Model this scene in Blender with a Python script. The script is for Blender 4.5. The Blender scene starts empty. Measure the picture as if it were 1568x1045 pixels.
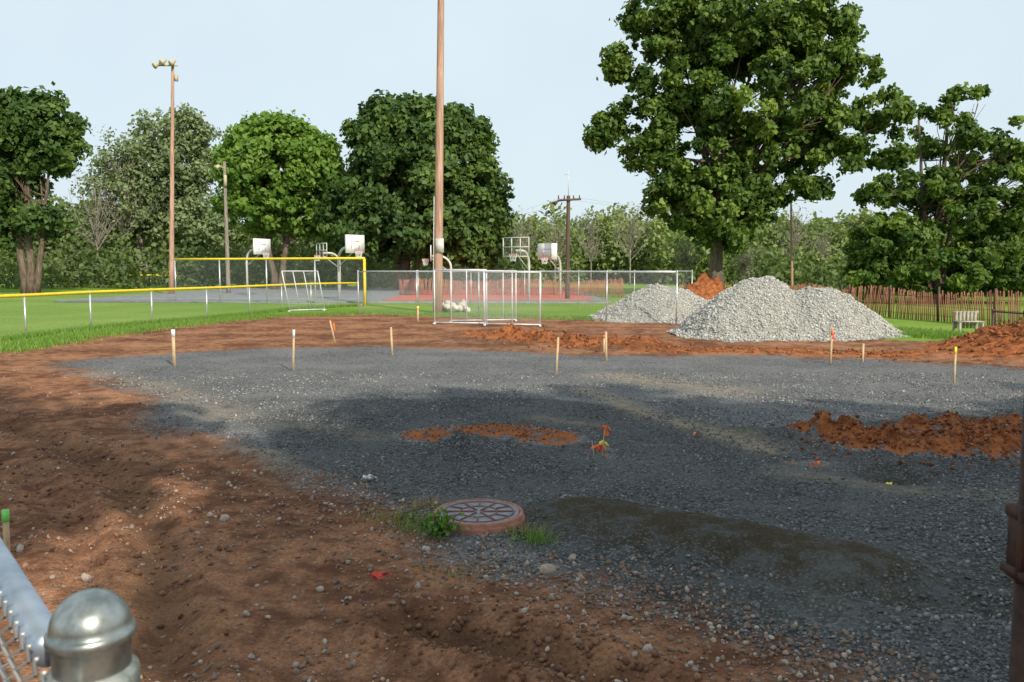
import bpy, math, numpy as np
from mathutils import Vector
rng = np.random.default_rng(11)
sc = bpy.context.scene
# ------------------------------------------------------------------ survey calibration (camera at origin, looking +Y)
H = 1.9; F = 1265.0; PITCH = math.atan(110.5/1265); cp, sp = math.cos(PITCH), math.sin(PITCH)
def ray(u, v):
    a = (u-784)/F; b = (v-522.5)/F
    return a, cp-b*sp, -(sp+b*cp)
def gp(u, v):
    x, y, z = ray(u, v); t = H/-z
    return (x*t, y*t)
def ax(u, d, v=412):
    x, y, z = ray(u, v); return x/y*d
def zat(v, d):
    x, y, z = ray(784, v); return H+z/y*d
# ------------------------------------------------------------------ noise
def _h(ix, iy, s):
    n = (ix.astype(np.int64)*374761393 + iy.astype(np.int64)*668265263 + s*974634777) & 0xffffffff
    n = ((n ^ (n >> 13))*1274126177) & 0xffffffff
    return ((n ^ (n >> 16)) & 0xffff)/65535.0
def vn(x, y, sc_, s=0):
    x = np.asarray(x, float)*sc_+1000; y = np.asarray(y, float)*sc_+1000
    ix = np.floor(x); iy = np.floor(y); fx = x-ix; fy = y-iy
    fx = fx*fx*(3-2*fx); fy = fy*fy*(3-2*fy)
    a = _h(ix, iy, s); b = _h(ix+1, iy, s); c = _h(ix, iy+1, s); d = _h(ix+1, iy+1, s)
    return (a*(1-fx)+b*fx)*(1-fy)+(c*(1-fx)+d*fx)*fy
def fbm(x, y, sc_, s=0, o=4):
    r = 0; a = .5; t = 0
    for i in range(o):
        r = r+a*vn(x, y, sc_*2**i, s+i*7); t += a; a *= .5
    return r/t
def segd(x, y, pts):
    d = np.full(np.shape(x), 1e9)
    for (x0, y0), (x1, y1) in zip(pts[:-1], pts[1:]):
        dx, dy = x1-x0, y1-y0; L = dx*dx+dy*dy+1e-9
        t = np.clip(((x-x0)*dx+(y-y0)*dy)/L, 0, 1)
        d = np.minimum(d, np.hypot(x-x0-t*dx, y-y0-t*dy))
    return d
def sdpoly(x, y, P):
    d = segd(x, y, P+[P[0]]); ins = np.zeros(np.shape(x), bool)
    for (x0, y0), (x1, y1) in zip(P, P[1:]+[P[0]]):
        c = ((y0 > y) != (y1 > y)) & (x < (x1-x0)*(y-y0)/((y1-y0) if y1 != y0 else 1e-9)+x0)
        ins ^= c
    return np.where(ins, d, -d)
def gl(*p): return [gp(*q) for q in p]
# ------------------------------------------------------------------ mesh helpers
def fastmesh(name, V, Fa, mat=None, attrs=None, uv=None, smooth=False, parent=None):
    V = np.asarray(V, np.float32); Fa = np.asarray(Fa, np.int32); n, k = Fa.shape
    me = bpy.data.meshes.new(name)
    me.vertices.add(len(V)); me.vertices.foreach_set('co', V.ravel())
    me.loops.add(n*k); me.loops.foreach_set('vertex_index', Fa.ravel())
    me.polygons.add(n); me.polygons.foreach_set('loop_start', np.arange(0, n*k, k, dtype=np.int32))
    try: me.polygons.foreach_set('loop_total', np.full(n, k, np.int32))
    except Exception: pass
    if smooth: me.polygons.foreach_set('use_smooth', np.ones(n, bool))
    for an, av in (attrs or {}).items():
        a = me.attributes.new(an, 'FLOAT', 'POINT'); a.data.foreach_set('value', np.asarray(av, np.float32))
    if uv is not None:
        l = me.uv_layers.new(name='UVMap'); l.data.foreach_set('uv', np.asarray(uv, np.float32)[Fa.ravel()].ravel())
    me.update(calc_edges=True); me.validate()
    ob = bpy.data.objects.new(name, me); sc.collection.objects.link(ob)
    if mat: me.materials.append(mat)
    if parent: ob.parent = parent
    return ob
def empty(name, loc=(0, 0, 0)):
    e = bpy.data.objects.new(name, None); e.empty_display_size = .2; sc.collection.objects.link(e)
    return e
class B:
    def __init__(s): s.V = []; s.Q = []; s.n = 0
    def add(s, V, Q):
        V = np.asarray(V, float); s.V.append(V); s.Q.append(np.asarray(Q, int)+s.n); s.n += len(V)
    def tube(s, P, R, seg=8, cap=True):
        P = np.asarray(P, float); m = len(P)
        R = np.full(m, R, float) if np.isscalar(R) else np.asarray(R, float)
        T = np.gradient(P, axis=0); T /= np.linalg.norm(T, axis=1)[:, None]+1e-9
        up = np.zeros(3); up[np.argmin(np.abs(T).max(0))] = 1
        A = np.cross(T, up); A /= np.linalg.norm(A, axis=1)[:, None]+1e-9
        for i in range(1, m):
            if A[i]@A[i-1] < 0: A[i] *= -1
        Bn = np.cross(T, A)
        th = np.arange(seg)*2*math.pi/seg
        V = P[:, None, :]+R[:, None, None]*(A[:, None, :]*np.cos(th)[None, :, None]+Bn[:, None, :]*np.sin(th)[None, :, None])
        i = np.arange(m-1)[:, None]*seg; j = np.arange(seg)[None, :]; j2 = (j+1) % seg
        Q = np.stack([i+j, i+j2, i+seg+j2, i+seg+j], -1).reshape(-1, 4)
        V = V.reshape(-1, 3); Q = Q.tolist()
        if cap:
            c0 = len(V); V = np.vstack([V, P[:1], P[-1:]])
            for a in range(0, seg, 2):
                Q.append([c0, (a+2) % seg, (a+1) % seg, a])
                b = (m-1)*seg; Q.append([c0+1, b+a, b+(a+1) % seg, b+(a+2) % seg])
        s.add(V, Q)
    def box(s, c, size, rz=0, rx=0, ry=0, taper=1.0):
        sx, sy, sz = [q/2 for q in size]
        V = np.array([[-sx, -sy, -sz], [sx, -sy, -sz], [sx, sy, -sz], [-sx, sy, -sz], [-sx, -sy, sz], [sx, -sy, sz], [sx, sy, sz], [-sx, sy, sz]])
        V[4:, :2] *= taper
        def R(a, ax_):
            c_, s_ = math.cos(a), math.sin(a)
            return np.array({'x': [[1, 0, 0], [0, c_, -s_], [0, s_, c_]], 'y': [[c_, 0, s_], [0, 1, 0], [-s_, 0, c_]], 'z': [[c_, -s_, 0], [s_, c_, 0], [0, 0, 1]]}[ax_])
        V = V@(R(rz, 'z')@R(ry, 'y')@R(rx, 'x')).T+np.array(c)
        s.add(V, [[0, 3, 2, 1], [4, 5, 6, 7], [0, 1, 5, 4], [1, 2, 6, 5], [2, 3, 7, 6], [3, 0, 4, 7]])
    def lathe(s, prof, c=(0, 0, 0), seg=32):
        p = np.array(prof, float); th = np.arange(seg)*2*math.pi/seg; m = len(p)
        V = np.stack([p[:, 0, None]*np.cos(th), p[:, 0, None]*np.sin(th), np.repeat(p[:, 1, None], seg, 1)], -1).reshape(-1, 3)+np.array(c)
        i = np.arange(m-1)[:, None]*seg; j = np.arange(seg)[None, :]; j2 = (j+1) % seg
        s.add(V, np.stack([i+j, i+j2, i+seg+j2, i+seg+j], -1).reshape(-1, 4))
    def obj(s, name, mat, parent=None, smooth=False):
        return fastmesh(name, np.vstack(s.V), np.vstack(s.Q), mat, smooth=smooth, parent=parent)
# ------------------------------------------------------------------ material helpers
def newmat(name):
    m = bpy.data.materials.new(name); m.use_nodes = True; nt = m.node_tree; nt.nodes.clear(); return m, nt
class N:
    def __init__(s, nt): s.nt = nt
    def n(s, t, **k):
        x = s.nt.nodes.new(t)
        for a, b in k.items(): setattr(x, a, b)
        return x
    def l(s, a, b): s.nt.links.new(a, b)
    def put(s, inp, v):
        if isinstance(v, bpy.types.NodeSocket): s.l(v, inp)
        elif isinstance(v, tuple) and len(v) == 3 and inp.type == 'RGBA': inp.default_value = (*v, 1)
        else: inp.default_value = v
    def math(s, op, a, b=0., c=None, clamp=False):
        x = s.n('ShaderNodeMath', operation=op); x.use_clamp = clamp
        s.put(x.inputs[0], a); s.put(x.inputs[1], b)
        if c is not None: s.put(x.inputs[2], c)
        return x.outputs[0]
    def mix(s, f, a, b, mode='MIX'):
        x = s.n('ShaderNodeMix', data_type='RGBA', blend_type=mode)
        s.put(x.inputs[0], f); s.put(x.inputs[6], a); s.put(x.inputs[7], b); return x.outputs[2]
    def noise(s, vec, scale, detail=4, rough=.55):
        x = s.n('ShaderNodeTexNoise'); s.l(vec, x.inputs['Vector']); x.inputs['Scale'].default_value = scale
        x.inputs['Detail'].default_value = detail; x.inputs['Roughness'].default_value = rough; return x.outputs['Fac']
    def vor(s, vec, scale, feat='F1'):
        x = s.n('ShaderNodeTexVoronoi', feature=feat); s.l(vec, x.inputs['Vector']); x.inputs['Scale'].default_value = scale; return x
    def mr(s, v, a, b, c=0., d=1., it='SMOOTHSTEP'):
        x = s.n('ShaderNodeMapRange', interpolation_type=it); s.put(x.inputs[0], v)
        for i, q in enumerate((a, b, c, d)): x.inputs[1+i].default_value = q
        return x.outputs[0]
    def attr(s, name): return s.n('ShaderNodeAttribute', attribute_name=name).outputs['Fac']
    def bsdf(s, col, rough=.9, bump=None, dist=.01, strength=1., metal=0., spec=.2):
        p = s.n('ShaderNodeBsdfPrincipled'); s.put(p.inputs['Base Color'], col); s.put(p.inputs['Roughness'], rough)
        p.inputs['Metallic'].default_value = metal; p.inputs['Specular IOR Level'].default_value = spec
        if bump is not None:
            b = s.n('ShaderNodeBump'); b.inputs['Distance'].default_value = dist; b.inputs['Strength'].default_value = strength
            s.l(bump, b.inputs['Height']); s.l(b.outputs[0], p.inputs['Normal'])
        return p.outputs[0]
    def out(s, sh): s.l(sh, s.n('ShaderNodeOutputMaterial').inputs['Surface'])
def simple(name, c1, c2, scale=8, rough=.7, metal=0., bump=.0, spec=.3, stretch=None):
    m, nt = newmat(name); q = N(nt); tc = q.n('ShaderNodeTexCoord').outputs['Object']
    if stretch:
        mp = q.n('ShaderNodeMapping'); q.l(tc, mp.inputs[0]); mp.inputs['Scale'].default_value = stretch; tc = mp.outputs[0]
    nz = q.noise(tc, scale, 6, .6); f = q.mr(nz, .3, .7)
    q.out(q.bsdf(q.mix(f, c1, c2), rough, nz if bump else None, bump or .01, 1., metal, spec)); return m
def leafmat(name, dark, mid, light, tr=.3):
    m, nt = newmat(name); q = N(nt); a = q.attr('var')
    r = q.n('ShaderNodeValToRGB'); q.l(a, r.inputs[0]); e = r.color_ramp.elements
    e[0].color = (*dark, 1); e[1].color = (*light, 1); x = e.new(.5); x.color = (*mid, 1)
    d = q.n('ShaderNodeBsdfPrincipled'); q.l(r.outputs[0], d.inputs['Base Color']); d.inputs['Roughness'].default_value = .55; d.inputs['Specular IOR Level'].default_value = .25
    t = q.n('ShaderNodeBsdfTranslucent'); q.l(q.mix(1., r.outputs[0], (1.4, 1.35, .6), 'MULTIPLY'), t.inputs['Color'])
    ms = q.n('ShaderNodeMixShader'); ms.inputs[0].default_value = tr; q.l(d.outputs[0], ms.inputs[1]); q.l(t.outputs[0], ms.inputs[2]); q.out(ms.outputs[0]); return m
M = {}
M['bark'] = simple('bark', (.07, .05, .037), (.19, .145, .11), 3, .9, bump=.05, stretch=(3, 3, .6))
M['barkpale'] = simple('bark_pale', (.15, .13, .11), (.32, .28, .23), 3, .9, bump=.05, stretch=(3, 3, .6))
M['pole'] = simple('weathered_pole_wood', (.24, .14, .10), (.55, .36, .26), 3, .85, bump=.01, stretch=(8, 8, .3))
M['poledark'] = simple('dark_pole_wood', (.06, .04, .035), (.13, .09, .07), 3, .85, stretch=(6, 6, .3))
M['wood'] = simple('stake_wood', (.40, .28, .16), (.58, .45, .28), 20, .8, stretch=(4, 4, .5))
M['snow'] = simple('snow_fence_slats', (.12, .045, .03), (.32, .15, .09), 3, .85, stretch=(5, 5, .4))
M['snowred'] = simple('snow_fence_red_slats', (.30, .10, .065), (.46, .19, .13), 3, .85, stretch=(5, 5, .4))
M['galv'] = simple('galvanised_steel', (.42, .44, .45), (.62, .63, .63), 6, .42, metal=.6, spec=.5)
M['galvnear'] = simple('galvanised_cap', (.17, .195, .19), (.38, .41, .40), 45, .36, metal=.8, spec=.5)
M['galvband'] = simple('galvanised_band', (.20, .22, .19), (.40, .42, .38), 60, .45, metal=.6, spec=.5)
M['rail'] = simple('rail_pipe', (.24, .30, .37), (.36, .42, .50), 18, .38, metal=.7, spec=.5)
M['yellow'] = simple('yellow_fence_cap', (.70, .49, .02), (.82, .6, .03), 5, .5)
M['white'] = simple('white_paint', (.68, .69, .68), (.82, .82, .80), 4, .5)
M['offwhite'] = simple('galvanised_frame', (.55, .57, .58), (.7, .72, .72), 4, .5, metal=.2)
M['orangep'] = simple('orange_ribbon', (.80, .10, .03), (.9, .2, .06), 10, .5)
M['redp'] = simple('red_ribbon', (.6, .03, .03), (.7, .08, .06), 10, .5)
M['greenp'] = simple('green_marker_paint', (.15, .7, .12), (.25, .8, .2), 10, .5)
M['yelp'] = simple('yellow_marker', (.75, .65, .05), (.85, .75, .1), 10, .5)
M['rust'] = simple('rusted_dark_steel', (.02, .014, .012), (.07, .035, .025), 30, .7, bump=.002)
M['rim'] = simple('rim_orange', (.5, .08, .02), (.6, .12, .03), 10, .5)
M['black'] = simple('dark_fitting', (.03, .03, .035), (.06, .06, .06), 10, .5)
M['lamp'] = simple('lamp_housing', (.42, .42, .38), (.6, .6, .55), 10, .4)
M['lamptan'] = simple('lamp_housing_tan', (.38, .33, .2), (.5, .44, .3), 10, .5)
def chainmat(name, p, w, col):
    m, nt = newmat(name); q = N(nt); uv = q.n('ShaderNodeUVMap').outputs[0]; sx = q.n('ShaderNodeSeparateXYZ'); q.l(uv, sx.inputs[0])
    def line(e):
        f = q.math('FRACT', q.math('DIVIDE', e, p)); return q.math('LESS_THAN', q.math('ABSOLUTE', q.math('SUBTRACT', f, .5)), w/p/2)
    a = line(q.math('ADD', sx.outputs[0], sx.outputs[1])); b = line(q.math('SUBTRACT', sx.outputs[0], sx.outputs[1]))
    k = q.math('MAXIMUM', a, b); t = q.n('ShaderNodeBsdfTransparent'); ms = q.n('ShaderNodeMixShader'); q.l(k, ms.inputs[0])
    q.l(t.outputs[0], ms.inputs[1]); q.l(q.bsdf(col, .5, metal=.3, spec=.5), ms.inputs[2]); q.out(ms.outputs[0]); return m
M['chain'] = chainmat('chain_link_wire', .075, .0032, (.45, .47, .48))
# ------------------------------------------------------------------ ground zones
Pgrav = gl((95, 556), (180, 588), (250, 640), (330, 690), (430, 712), (520, 752), (600, 782), (680, 845), (790, 880), (900, 915), (1030, 950), (1200, 1000), (1330, 1070))+[(2.6, 2.2), (30, 1), (32, 16)]+gl((1568, 566), (1420, 556), (1300, 549), (1100, 546), (920, 545), (760, 538), (600, 532), (450, 533), (280, 541))
Pshade_fine = gl((378, 643), (430, 626), (500, 614), (700, 609), (880, 613), (1000, 632), (1100, 655), (1230, 655), (1400, 640), (1568, 622))+[(30, 14), (30, 1), (2.2, 2.)]+gl((1200, 1010), (900, 880), (740, 800), (620, 770), (520, 735), (430, 690))  # outline of the painted tree shade and the fine gravel under it
Pgrass = [(-45, -50), (-20, 0), (-17.3, 8), (-15.6, 14)]+gl((0, 540), (120, 519), (220, 506), (320, 494), (430, 484), (560, 481), (700, 486), (900, 490), (1060, 492), (1335, 500), (1350, 522), (1500, 532), (1515, 520), (1700, 520))+[(60, 26), (900, 26), (900, 1500), (-900, 1500), (-900, -50)]
L_dark = gl((900, 795), (1000, 812), (1120, 835), (1290, 868))
L_or1 = gl((1255, 668), (1330, 685), (1420, 692), (1500, 690), (1580, 682))
L_or1b = gl((1180, 672), (1260, 676)); L_or1c = gl((1400, 664), (1560, 655))
L_or2 = gl((650, 668), (760, 660), (850, 672))
L_gm = gl((705, 690), (775, 693))
L_berm = gl((745, 514), (820, 523), (900, 530), (985, 530))
L_berm2 = gl((985, 536), (1200, 540), (1400, 545))
L_rutA = gl((-40, 640), (60, 668), (150, 712), (210, 760), (240, 860), (260, 1045))
L_rutA2 = gl((-60, 700), (40, 740), (120, 800), (150, 900))
L_rutB = gl((640, 960), (760, 990), (880, 1025), (1010, 1080))
L_rutC = gl((1130, 868), (1300, 905), (1420, 925), (1600, 950)); L_rutD = gl((430, 700), (600, 745), (640, 800))
L_edge = gl((100, 565), (250, 650), (380, 690), (520, 735))
L_tan = gl((900, 598), (1010, 640), (1100, 665), (1170, 690)); L_tan2 = gl((930, 575), (1120, 600)); L_tan3 = gl((1200, 720), (1330, 740), (1560, 760)); L_tan4 = gl((130, 575), (240, 590), (360, 640)); L_tan5 = gl((360, 690), (420, 700), (400, 740)); L_tan6 = gl((470, 655), (570, 668)); L_tan7 = gl((820, 640), (900, 650))
gx2, gy2 = gp(1600, 545); mdx, mdy = ax(1082, 38), 38.
RUTS = ((L_rutA, .05), (L_rutA2, .035), (L_rutB, .075), (L_rutC, .04), (L_rutD, .03))
def rid(x, y, L, w, h, p=2.0): return h*np.exp(-(segd(x, y, L)/w)**p)
def hgt(x, y):
    x = np.asarray(x, float); y = np.asarray(y, float)
    near = np.clip((34-y)/6, 0, 1)*np.clip((20-np.abs(x))/5, 0, 1)
    gr = np.clip(sdpoly(x, y, Pgrav)/.6+.5, 0, 1); gs = np.clip(sdpoly(x, y, Pgrass)/.6+.5, 0, 1)
    rough = fbm(x, y, .7, 3, 3)-.5; fine = fbm(x, y, 8, 9, 4)-.5; med = fbm(x, y, 2.6, 13, 4)-.5
    z = near*(rough*.05+med*.022*(1-.5*gr)+fine*.038*(1-.5*gr))*(1-gs)
    cl = .55+.9*fbm(x, y, 3.5, 21, 4)
    lump = np.maximum(0, fbm(x, y, 9, 31, 3)-.45)
    z = z+rid(x, y, L_dark, .42, .14, 3)*(.7+.4*fbm(x, y, 2, 5, 3))*(.8+.5*fbm(x, y, 9, 6, 3))
    for L, w, hh in ((L_or1, .36, .15), (L_or1b, .28, .16), (L_or1c, .25, .12), (L_or2, .3, .045), (L_gm, .25, .11), (L_berm, .7, .20), (L_berm2, .5, .06)):
        r = rid(x, y, L, w, hh); z = z+r*cl*np.clip(fbm(x, y, 1.3, 61, 3)*2-.2, .25, 1.3)+lump*r*2.0
    r = .75*np.exp(-(((x-gx2)/1.6)**2+((y-gy2)/1.9)**2)); z = z+r*(.7+.6*fbm(x, y, 2, 8, 4))+lump*r*.8
    r = 1.5*np.exp(-(((x-mdx)/1.6)**2+((y-mdy)/1.6)**2)); z = z+r*cl
    hx, hy = gp(1372, 722); z = z-.2*np.exp(-(((x-hx)/.3)**2+((y-hy)/.25)**2))
    for L, dep in RUTS:
        w = .10+.05*fbm(x, y, 2, 17, 2); d = segd(x, y, L); z = z-dep*np.exp(-(d/w)**2)*(.5+fbm(x, y, 2.2, 19, 3))+dep*.7*np.exp(-((d-.26)/.10)**2)*cl
    z = z+.03*np.exp(-(segd(x, y, L_edge)/.15)**2)*cl
    z = z+gs*near*(fine*.02+.03)
    cx, cy = gp(733, 800); c = np.exp(-(((x-cx)**2+(y-cy)**2)/.55**2)); z = z*(1-c)+.02*c
    z = np.where(np.hypot(x, y) < 1.8, 0, z)
    return z
def spaced(lo, hi, c0, c1, fn):
    a = [c0]
    while a[-1] < hi: a.append(a[-1]+fn(a[-1]))
    b = [c0]
    while b[-1] > lo: b.append(b[-1]-fn(b[-1]))
    return np.array(sorted(set(b[1:]+a)))
fx = lambda t: .04+.012*max(0, abs(t)-4) if abs(t) < 24 else .3+.12*(abs(t)-24)
fy = lambda t: .028+.0075*max(0, t-3) if 2.5 <= t < 36 else (.3+.12*abs(t-36) if t > 30 else .05+.35*abs(2.5-t))
X = spaced(-900, 900, 0., 0, fx); Y = spaced(-120, 1400, 3., 0, fy)
XX, YY = np.meshgrid(X, Y); gxv, gyv = XX.ravel(), YY.ravel()
Z = hgt(gxv, gyv)
nx, ny = len(X), len(Y); i = np.arange(ny-1)[:, None]*nx; j = np.arange(nx-1)[None, :]
Q = np.stack([i+j, i+j+1, i+nx+j+1, i+nx+j], -1).reshape(-1, 4)
print('GRID', nx, ny)
def zones(x, y):
    w = (fbm(x, y, .9, 77, 4)-.5)
    g = np.clip(.5+(sdpoly(x, y, Pgrav)+w*1.1)/1.6, 0, 1)
    s = np.clip(.5+(sdpoly(x, y, Pgrass)+w*.5)/.8, 0, 1)
    o = np.zeros_like(x); md = np.exp(-(((x-mdx)/2.8)**2+((y-mdy)/2.8)**2)**3)
    for L, wd, k in ((L_or1, .45, .95), (L_or1c, .3, .85), (L_or2, .42, .6), (L_berm, .9, .7), (L_berm2, .7, .6)):
        o = np.maximum(o, k*np.exp(-(segd(x, y, L)/wd)**4))
    o = np.maximum(o, np.exp(-(((x-gx2)/2.6)**2+((y-gy2)/2.4)**2)**2)); o = np.maximum(o, md)
    for (u, v, rx, ry, k) in ((925, 690, .12, .5, .6), (1240, 708, .35, .2, .5), (1010, 682, .6, .15, .35), (415, 476, .7, .5, 1), (420, 505, 3.5, 1.5, .4)):
        cx, cy = gp(u, v); o = np.maximum(o, k*np.exp(-(((x-cx)/rx)**2+((y-cy)/ry)**2)))
    d = .9*np.exp(-(segd(x, y, L_dark)/.5)**4)
    d = np.maximum(d, .6*np.exp(-(segd(x, y, L_rutB)/.16)**2)); d = np.maximum(d, .5*np.exp(-(segd(x, y, L_rutA)/.2)**2)); d = np.maximum(d, .55*np.exp(-(segd(x, y, L_rutC)/.16)**2))
    rb = gp(1450, 900); d = np.maximum(d, .5*np.exp(-(((x-rb[0])/1.6)**2+((y-rb[1])/.4)**2)))
    hx, hy = gp(1372, 722); d = np.maximum(d, .8*np.exp(-(((x-hx)/.3)**2+((y-hy)/.3)**2)))  # soil colour darker inside the hole
    for (u, v, rx, ry, k) in ((1000, 535, 2.5, .5, .5), (740, 528, 2.5, .6, .5), (150, 720, 1.5, .4, .4)):
        cx, cy = gp(u, v); d = np.maximum(d, k*np.exp(-(((x-cx)/rx)**2+((y-cy)/ry)**2)))
    t = np.zeros_like(x)
    for L, wd, k in ((L_tan, .25, .8), (L_tan2, .45, .6), (L_tan3, .2, .35), (L_tan4, .4, .5), (L_tan5, .2, .6), (L_tan6, .25, .35), (L_tan7, .2, .4)):
        t = np.maximum(t, k*np.exp(-(segd(x, y, L)/wd)**2))
    f = np.clip(.5+(sdpoly(x, y, Pshade_fine)+w*.35)/.5, 0, 1)*(1-np.clip(o*1.5, 0, 1))
    return g, s*(1-md), o, d, t, f
g_, s_, o_, d_, t_, f_ = zones(gxv, gyv)
m, nt = newmat('ground_surface'); q = N(nt); tc = q.n('ShaderNodeTexCoord').outputs['Object']
n1 = q.noise(tc, .7, 5, .6); n2 = q.noise(tc, 5, 6, .65); n3 = q.noise(tc, 45, 4, .6)
ag, as_, ao, ad, at_, af = [q.attr(a) for a in ('gravel', 'grass', 'orange', 'dark_damp', 'tan', 'shade_fines')]
dn = q.math('ADD', q.math('MULTIPLY', n1, .5), q.math('MULTIPLY', n2, .5))
dirt = q.mix(q.mr(dn, .40, .60), (.14, .064, .038), (.44, .22, .118))
dirt = q.mix(q.mr(n3, .35, .7, 0, .6), dirt, (.115, .058, .040))
v2 = q.vor(tc, 22); sv = q.n('ShaderNodeSeparateColor'); q.l(v2.outputs['Color'], sv.inputs[0])
peb = q.math('MULTIPLY', q.math('GREATER_THAN', sv.outputs[0], .86), q.math('LESS_THAN', v2.outputs['Distance'], .33))
peb = q.math('MULTIPLY', peb, q.mr(n1, .42, .6))
dirt = q.mix(q.math('MULTIPLY', peb, .8), dirt, q.mix(sv.outputs[1], (.18, .14, .11), (.42, .36, .31)))
orange = q.mix(q.mr(n2, .35, .65), (.17, .056, .022), (.43, .155, .06))
dirt = q.mix(q.mr(q.math('ADD', ao, q.math('MULTIPLY', q.math('SUBTRACT', n2, .5), .9)), .3, .6), dirt, orange)
v1 = q.vor(tc, 46); s1 = q.n('ShaderNodeSeparateColor'); q.l(v1.outputs['Color'], s1.inputs[0])
stone = q.mix(q.math('POWER', s1.outputs[0], 2.), (.10, .103, .106), (.44, .435, .43))
stone = q.mix(q.mr(v1.outputs['Distance'], .35, .7, 0, .75), stone, (.04, .041, .043))
fineg = q.mix(n3, (.11, .113, .118), (.22, .225, .23))
grav = q.mix(q.mr(n2, .34, .56, .1, 1.), fineg, stone)
grav = q.mix(q.mr(n1, .35, .7, 0, .35), grav, (.31, .305, .29))
grav = q.mix(q.mr(af, .35, .65, 0, 1), grav, q.mix(1., grav, (.64, .66, .66), 'MULTIPLY'))  # tree shade painted into the gravel colour, along with fine damp gravel
grav = q.mix(q.math('MULTIPLY', at_, q.mr(n2, .3, .6)), grav, (.40, .32, .22))
om = q.mr(q.math('ADD', ao, q.math('MULTIPLY', q.math('SUBTRACT', n2, .5), 1.5)), .4, .65)
grav = q.mix(om, grav, orange)
gm = q.mr(q.math('ADD', ag, q.math('ADD', q.math('MULTIPLY', q.math('SUBTRACT', n2, .5), .9), q.math('MULTIPLY', q.math('SUBTRACT', s1.outputs[1], .5), .35))), .38, .62)
col = q.mix(gm, dirt, grav)
dm = q.math('MULTIPLY', ad, q.mr(n2, .25, .6))
col = q.mix(dm, col, q.mix(n3, (.045, .034, .02), (.10, .08, .048)))
n4 = q.noise(tc, .12, 5, .6); n5 = q.noise(tc, 14, 4, .7)
grass = q.mix(q.mr(n4, .3, .7), (.14, .245, .035), (.25, .35, .07)); grass = q.mix(q.mr(n5, .35, .75, 0, .5), grass, (.075, .15, .02))
sm = q.mr(q.math('ADD', as_, q.math('MULTIPLY', q.math('SUBTRACT', n2, .5), .8)), .4, .6)
col = q.mix(sm, col, grass)
bh = q.math('ADD', q.math('MULTIPLY', q.math('SUBTRACT', 1., v1.outputs['Distance']), q.math('MULTIPLY', gm, 1.1)), q.math('ADD', q.math('MULTIPLY', n3, 1.3), q.math('MULTIPLY', n2, 1.5)))
q.out(q.bsdf(col, 1., bh, .02, 1., spec=.03))
fastmesh('ground', np.stack([gxv, gyv, Z], 1), Q, m, dict(gravel=g_, grass=s_, orange=o_, dark_damp=d_, tan=t_, shade_fines=f_), smooth=True)
# ------------------------------------------------------------------ stones
def icos():
    p = (1+5**.5)/2
    v = np.array([[-1, p, 0], [1, p, 0], [-1, -p, 0], [1, -p, 0], [0, -1, p], [0, 1, p], [0, -1, -p], [0, 1, -p], [p, 0, -1], [p, 0, 1], [-p, 0, -1], [-p, 0, 1]])
    f = np.array([[0, 11, 5], [0, 5, 1], [0, 1, 7], [0, 7, 10], [0, 10, 11], [1, 5, 9], [5, 11, 4], [11, 10, 2], [10, 7, 6], [7, 1, 8], [3, 9, 4], [3, 4, 2], [3, 2, 6], [3, 6, 8], [3, 8, 9], [4, 9, 5], [2, 4, 11], [6, 2, 10], [8, 6, 7], [9, 8, 1]])
    return v/np.linalg.norm(v[0]), f
def stones(name, P, S, mat, flat=.7, parent=None, sunk=.3, var=None):
    v, f = icos(); n = len(P)
    V = v[None]*(1+rng.uniform(-.28, .28, (n, 12, 1)))
    V = V*np.stack([rng.uniform(.7, 1.3, n), rng.uniform(.7, 1.2, n), rng.uniform(flat*.7, flat*1.2, n)], 1)[:, None]
    a = rng.normal(size=(n, 4)); a[:, 1:3] *= .5; a /= np.linalg.norm(a, axis=1)[:, None]; w, x, y, z = a.T
    R = np.stack([1-2*(y*y+z*z), 2*(x*y-z*w), 2*(x*z+y*w), 2*(x*y+z*w), 1-2*(x*x+z*z), 2*(y*z-x*w), 2*(x*z-y*w), 2*(y*z+x*w), 1-2*(x*x+y*y)], 1).reshape(n, 3, 3)
    V = np.einsum('nij,nkj->nki', R, V)*S[:, None, None]+P[:, None]; V[:, :, 2] += (S*(flat-sunk))[:, None]
    Fa = (f[None]+(np.arange(n)*12)[:, None, None]).reshape(-1, 3)
    vr = rng.random(n) if var is None else var
    return fastmesh(name, V.reshape(-1, 3), Fa, mat, dict(var=np.repeat(vr, 12)), parent=parent)
def stonemat(name, a, b, c):
    m, nt = newmat(name); q = N(nt); tc = q.n('ShaderNodeTexCoord').outputs['Object']; r = q.n('ShaderNodeValToRGB'); q.l(q.attr('var'), r.inputs[0])
    e = r.color_ramp.elements; e[0].color = (*a, 1); e[1].color = (*c, 1); x = e.new(.7); x.color = (*b, 1)
    nz = q.noise(tc, 60, 3); q.out(q.bsdf(q.mix(q.mr(nz, .3, .7, 0, .4), r.outputs[0], a), .9, nz, .004, spec=.2)); return m
M['gst'] = stonemat('gravel_stone', (.085, .088, .09), (.19, .19, .19), (.50, .49, .47))
M['dst'] = stonemat('dirt_pebble', (.17, .11, .08), (.30, .22, .17), (.55, .48, .41))
M['ost'] = stonemat('orange_clod', (.13, .044, .018), (.25, .09, .038), (.40, .16, .07))
M['pst'] = stonemat('crushed_stone', (.28, .28, .255), (.44, .44, .405), (.64, .63, .59))
def scatter(n, ylo, yhi):
    y = ylo*(yhi/ylo)**rng.random(n)**.9; x = (rng.random(n)-.5)*2*(y*.72+.8); return x, y
x, y = scatter(110000, 2.6, 15); g, s, o, d, t, f = zones(x, y)
cl = fbm(x, y, 1.8, 55, 4)
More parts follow.
